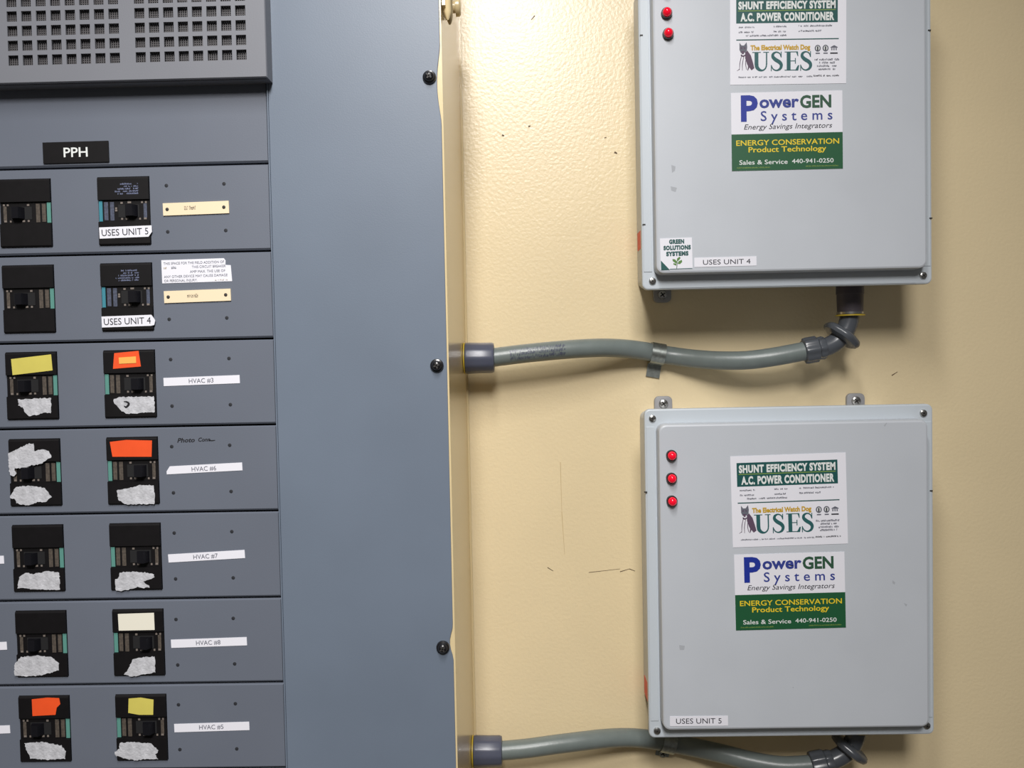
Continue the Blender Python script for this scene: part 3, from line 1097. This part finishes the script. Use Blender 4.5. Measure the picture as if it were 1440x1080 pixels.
sh.build('company_sticker', M['paper'], en4, label='small white sticker with green lettering and a leaf sprig')

sh = Sheet((976.2, 362.6), (1063.6, 360.4), (976.6, 375.7), YL)
sh.text('USES UNIT 4', 12, 78, 9.9, 6.6, M['ink'])
sh.build('unit_label', M['paper'], en4, label='white strip reading UNIT 4')
sh = Sheet((942, 1007.4), (1023.6, 1006.6), (942.6, 1021), YL)
sh.text('USES UNIT 5', 8.6, 73, 10.4, 7.4, M['ink'])
sh.build('unit_label', M['paper'], en5, label='white strip reading UNIT 5')

for e, y0, y1 in ((en4, 327, 352), (en5, 953, 978)):
    bm = new()
    za, zb = at(903, y0, -0.015).z, at(903, y1, -0.015).z
    box(bm, EX0 + 0.0076, EX0 + 0.0081, -0.034, -0.006, zb, za)
    obj('side_label', bm, M['redlabel'], e, 'red label on the left side')
for e, pts in ((en4, [(944, 232), (950, 234), (949, 240), (945, 243)]), (en4, [(943, 262), (952, 264), (950, 270), (944, 268)]),
               (en5, [(955, 907), (963, 908), (962, 914), (956, 914)]), (en5, [(1114, 966), (1116, 966), (1116, 968)]),
               (en5, [(1255, 816), (1259, 819), (1258, 822), (1255, 820)]), (en5, [(1271, 848), (1276, 850), (1274, 853)]),
               (en5, [(1243, 598), (1247, 594), (1247, 596), (1244, 600)])):
    patch('scuff_mark', pts, YL, M['scuff'], e, 'faint grey scuff', thick=0.00008)


# ------------------------------------------------------------------ flexible conduits
def strap(name, label, p, d, tab_px, with_screw, tilt=0.0):
    """one-hole strap arching over a hose that runs along d at p"""
    t = thing(name, label, 'pipe strap', (p.x, -0.0005, p.z), 'metal straps holding the conduits')
    d = Vector((d.x, 0, d.z)).normalized()
    up = Vector((-d.z, 0, d.x))
    if up.z < 0:
        up = -up
    R_ = 0.0110
    arc = [(R_, -0.0004 - p.y)]
    for k in range(13):
        a = math.pi * k / 12
        arc.append((R_ * math.cos(a), R_ * math.sin(a)))
    arc.append((-R_, -0.0008 + (-p.y - 0.0) * -1))
    prof = [(R_, p.y * -1 - 2 * -p.y)]
    # profile in (up, out) measured from the hose centre; the wall lies at out = p.y
    prof = [(R_, p.y + 0.0006)] + [(R_ * math.cos(math.pi * k / 12), R_ * math.sin(math.pi * k / 12)) for k in range(13)]
    prof += [(-R_ - 0.0008, p.y + 0.0022), (-R_ - 0.0026, p.y + 0.0013), (-R_ - tab_px, p.y + 0.0012)]
    th = 0.0012
    n = len(prof)
    outer = []
    for i, (a, b) in enumerate(prof):
        q0, q1 = Vector(prof[max(i - 1, 0)]), Vector(prof[min(i + 1, n - 1)])
        e = (q1 - q0).normalized()
        outer.append((a + e.y * th * -1 if False else a - (-e.y) * th * -1 * -1, b))
    outer = []
    for i, (a, b) in enumerate(prof):
        q0, q1 = Vector(prof[max(i - 1, 0)]), Vector(prof[min(i + 1, n - 1)])
        e = (q1 - q0).normalized()
        outer.append((a + e.y * th, b - e.x * th))
    loop = prof + outer[::-1]
    hw = 0.0078
    bm = new()
    lean = lambda a: d * (tilt * a)
    L = []
    for s in (-hw, -hw * 0.4, hw * 0.4, hw):
        L.append([p + d * s + up * a + lean(a) + Vector((0, -b, 0)) for a, b in loop])
    rings(bm, L)
    obj('band', bm, M['galv'], t, smooth=True)
    if with_screw:
        q = p + up * (-R_ - tab_px * 0.6) + lean(-R_ - tab_px * 0.6)
        screw(t, Vector((q.x, -0.0024, q.z)), 0.0052, M['galv'], h=0.003)
    return t


def conduit(label, nip, path_px, elbow_px, ring_px, nut_px, sleeve_px, top_z):
    YN = -0.045
    c0 = at(*nip, YN)
    t = thing('flexible_conduit', label, 'conduit', (c0.x, YN, c0.z), 'grey flexible conduits')
    xs = TX + 0.0003
    ax = (1, 0, 0)
    o = Vector((xs, YN, c0.z))
    L1 = 0.0018
    fit_len = at(nip[0], nip[1], YN).x - xs - L1
    r = 0.0168
    bm = new()
    lathe(bm, o, ax, [(r * 0.9, 0), (r * 1.03, 0.0003), (r * 1.03, 0.0014), (r * 0.98, L1)], 30)
    obj('sealing_ring', bm, M['brass'], t, 'thin yellow ring', smooth=True)
    bm = new()
    e = fit_len
    lathe(bm, o, ax, [(r * 0.9, L1 - 0.0004), (r * 1.0, L1 + 0.0004), (r * 1.02, L1 + 0.0025), (r * 0.99, L1 + e * 0.5),
                      (r * 0.99, L1 + e - 0.003), (r * 0.93, L1 + e - 0.0006), (r * 0.7, L1 + e)], 48, 12, 0.012)
    obj('gland_nut', bm, M['fitting'], t, 'slate grey gland nut', smooth=True)
    # hose
    pts = [Vector((xs + L1 + e - 0.004, YN, c0.z))] + [at(x, y, Y) for x, y, Y in path_px]
    path = spline(pts, 10)
    bm = new()
    tube(bm, path, 0.0104, 24)
    hose = obj('hose', bm, M['hose'], t, smooth=True)
    # elbow fitting
    ep = spline([at(*q) for q in elbow_px], 10)
    bm = new()
    tube(bm, ep, 0.0102, 24)
    obj('elbow', bm, M['fitting2'], t, 'dark grey curved elbow', smooth=True)
    a, b = at(*nut_px[0]), at(*nut_px[1])
    d = (b - a)
    Ln = d.length
    bm = new()
    lathe(bm, a, d, [(0.0108, 0), (0.0132, 0.001), (0.0138, 0.004), (0.0138, Ln * 0.62), (0.0118, Ln * 0.7),
                     (0.0122, Ln * 0.9), (0.0112, Ln)], 48, 8, 0.06)
    obj('compression_nut', bm, M['fitting2'], t, smooth=True)
    a, b = at(*ring_px[0]), at(*ring_px[1])
    d = (b - a)
    bm = new()
    lathe(bm, a - d.normalized() * 0.002, d, [(0.0106, 0), (0.0160, 0.0005), (0.0200, 0.0022), (0.0214, 0.0048), (0.0214, 0.0068),
                      (0.0200, 0.0094), (0.0160, 0.0112), (0.0106, 0.0117)], 48, 6, 0.03)
    obj('lock_ring', bm, M['fitting2'], t, 'raised ring around the elbow', smooth=True)
    # sleeve up into the enclosure
    a, b = at(*sleeve_px[0]), at(*sleeve_px[1])
    b = Vector((a.x, a.y, b.z))
    b.z = top_z
    L2 = (b - a).length
    bm = new()
    lathe(bm, a, b - a, [(0.0124, 0.0018), (0.0128, 0.003), (0.0136, 0.006), (0.0140, L2 * 0.62), (0.0146, L2 * 0.64),
                         (0.0146, L2)], 30)
    obj('sleeve', bm, M['sleeve'], t, 'dark sleeve into the enclosure', smooth=True)
    bm = new()
    lathe(bm, a, b - a, [(0.0110, 0), (0.0155, 0.0002), (0.0155, 0.0014), (0.0128, 0.0018)], 30)
    obj('sealing_ring', bm, M['brass'], t, 'yellow ring', smooth=True)
    bm = new()
    lathe(bm, a, b - a, [(0.0132, 0.0018), (0.0142, 0.002), (0.0142, 0.0044), (0.0132, 0.0048)], 30)
    obj('metal_ring', bm, M['steel'], t, 'bright metal ring', smooth=True)
    return t, hose, path


YE = -0.050
upper_path = [(735, 497.5, -.0445), (780, 493, -.042), (820, 490, -.037), (850, 489, -.031), (880, 490.3, -.0235), (905, 493.4, -.0165),
              (925, 497.3, -.0135), (948, 500.8, -.0145), (975, 504.3, -.021), (1010, 506.8, -.032), (1050, 506.6, -.042), (1090, 501.5, -.048),
              (1130, 494, YE), (1142, 492, YE)]
t1, hose1, path1 = conduit('upper grey flexible conduit from the panel side to the bottom of the upper enclosure',
                           (695.5, 503), upper_path,
                           [(1138, 493, YE), (1150, 491, YE), (1163, 487.5, YE), (1176, 480.5, YE), (1186, 469.5, YE),
                            (1192, 457, YE), (1194.5, 446, YE), (1194.5, 440, YE)],
                           [(1180.5, 475.6, YE), (1190, 463.5, YE)],
                           [(1129.5, 494.2, YE), (1160, 488.6, YE)],
                           [(1195.5, 444.5, YE), (1192, 380, YE)], zbU + 0.0079)
lower_path = [(740, 1052.5, -.0445), (780, 1047, -.042), (820, 1042, -.037), (850, 1038.6, -.03), (880, 1037.2, -.0225), (905, 1038.6, -.016),
              (930, 1042.5, -.0135), (955, 1047, -.0135), (985, 1053, -.019), (1020, 1061, -.030), (1060, 1071, -.040), (1100, 1077, -.047),
              (1140, 1075.5, YE), (1152, 1073.5, YE)]
t2, hose2, path2 = conduit('lower grey flexible conduit from the panel side passing under the lower enclosure',
                           (706.5, 1056), lower_path,
                           [(1148, 1074.5, YE), (1160, 1072, YE), (1174, 1067.5, YE), (1187, 1060, YE), (1197, 1049, YE),
                            (1203, 1036, YE), (1206, 1024, YE), (1206, 1016, YE)],
                           [(1191.5, 1056.2, YE), (1201, 1044, YE)],
                           [(1139.5, 1075.4, YE), (1170, 1069.6, YE)],
                           [(1206.5, 1026, YE), (1203, 985, YE)], zbL + 0.0079)

# faded print along the upper hose
bm = new()
k0 = min(range(len(path1)), key=lambda i: (path1[i] - at(718, 498, -.045)).length)
k1 = min(range(len(path1)), key=lambda i: (path1[i] - at(792, 492, -.041)).length)
for row in (0.35, -0.05, -0.5):
    s = k0 * 1.0
    while s < k1:
        i = int(s)
        p = path1[i].lerp(path1[i + 1], s - i)
        d = (path1[i + 1] - path1[i]).normalized()
        tocam = (CAM - p)
        tocam = (tocam - d * tocam.dot(d)).normalized()
        sd = d.cross(tocam)
        if sd.z < 0:
            sd = -sd
        for _ in range(2):
            a0 = row + RND.uniform(-0.12, 0.12)
            a1 = a0 + RND.uniform(0.1, 0.28)
            w = RND.uniform(0.0004, 0.0011)
            q = []
            for a, ds in ((a0, 0), (a0, w), (a1, w + 0.0003), (a1, 0.0003)):
                n_ = tocam * math.cos(a) + sd * math.sin(a)
                q.append(bm.verts.new(p + d * ds + n_ * 0.01065))
            bm.faces.new(q)
        s += RND.uniform(0.22, 0.6)
obj('printed_marks', bm, M['fitting'], hose1, 'faded dark print', smooth='flat')


def near(path, q):
    i = min(range(1, len(path) - 1), key=lambda k: (path[k] - q).length)
    return path[i], (path[i + 1] - path[i - 1])


p, d = near(path1, at(924, 497.3, -.0135))
strap('pipe_strap', 'metal strap over the upper conduit, below the left corner of the upper enclosure', p, d, 0.0165, False, -0.02)
p, d = near(path2, at(940, 1044.5, -.0135))
strap('pipe_strap', 'metal strap with screw over the lower conduit, under the lower enclosure', p, d, 0.0105, True, 0.08)

# cream painted connector on the panel's side, cut by the top of the frame
pz = at(625, 12, -0.20)
ft = thing('pipe_connector', 'cream painted connector with a round knob, high on the right side of the panel', 'pipe fitting',
           (TX + 0.004, -0.16, pz.z))
bm = new()
Yk = -0.222
xk = TX + 0.0004
zb_ = at(624, 14, Yk).z
prism_pts = [(Yk - 0.006, zb_ + 0.002), (Yk + 0.001, zb_ - 0.0005), (Yk + 0.03, zb_ + 0.002), (Yk + 0.03, zb_ + 0.07), (Yk - 0.006, zb_ + 0.07)]
rings(bm, [[(xk, y, z) for y, z in prism_pts], [(xk + 0.003, y, z) for y, z in prism_pts]])
obj('backplate', bm, M['tub'], ft)
for yy, zz, rr in ((Yk, zb_, 0.0034), (Yk + 0.022, zb_ + 0.004, 0.0030)):
    bm = new()
    lathe(bm, (xk + 0.0046, yy, zz - 0.006), (0, 0, 1), [(0.0008, -0.003), (0.0022, 0.0), (rr, 0.004), (rr, 0.075), (0.001, 0.077)], 16)
    obj('ribbed_post', bm, M['tub'], ft, smooth=True)
bm = new()
kp = at(639, 10, -0.10)
lathe(bm, (xk, -0.10, kp.z), (1, 0, 0), [(0.006, 0), (0.006, 0.003), (0.0095, 0.0034), (0.0095, 0.007), (0.008, 0.0085), (0.003, 0.009)], 24)
obj('knob', bm, M['tub'], ft, smooth=True)
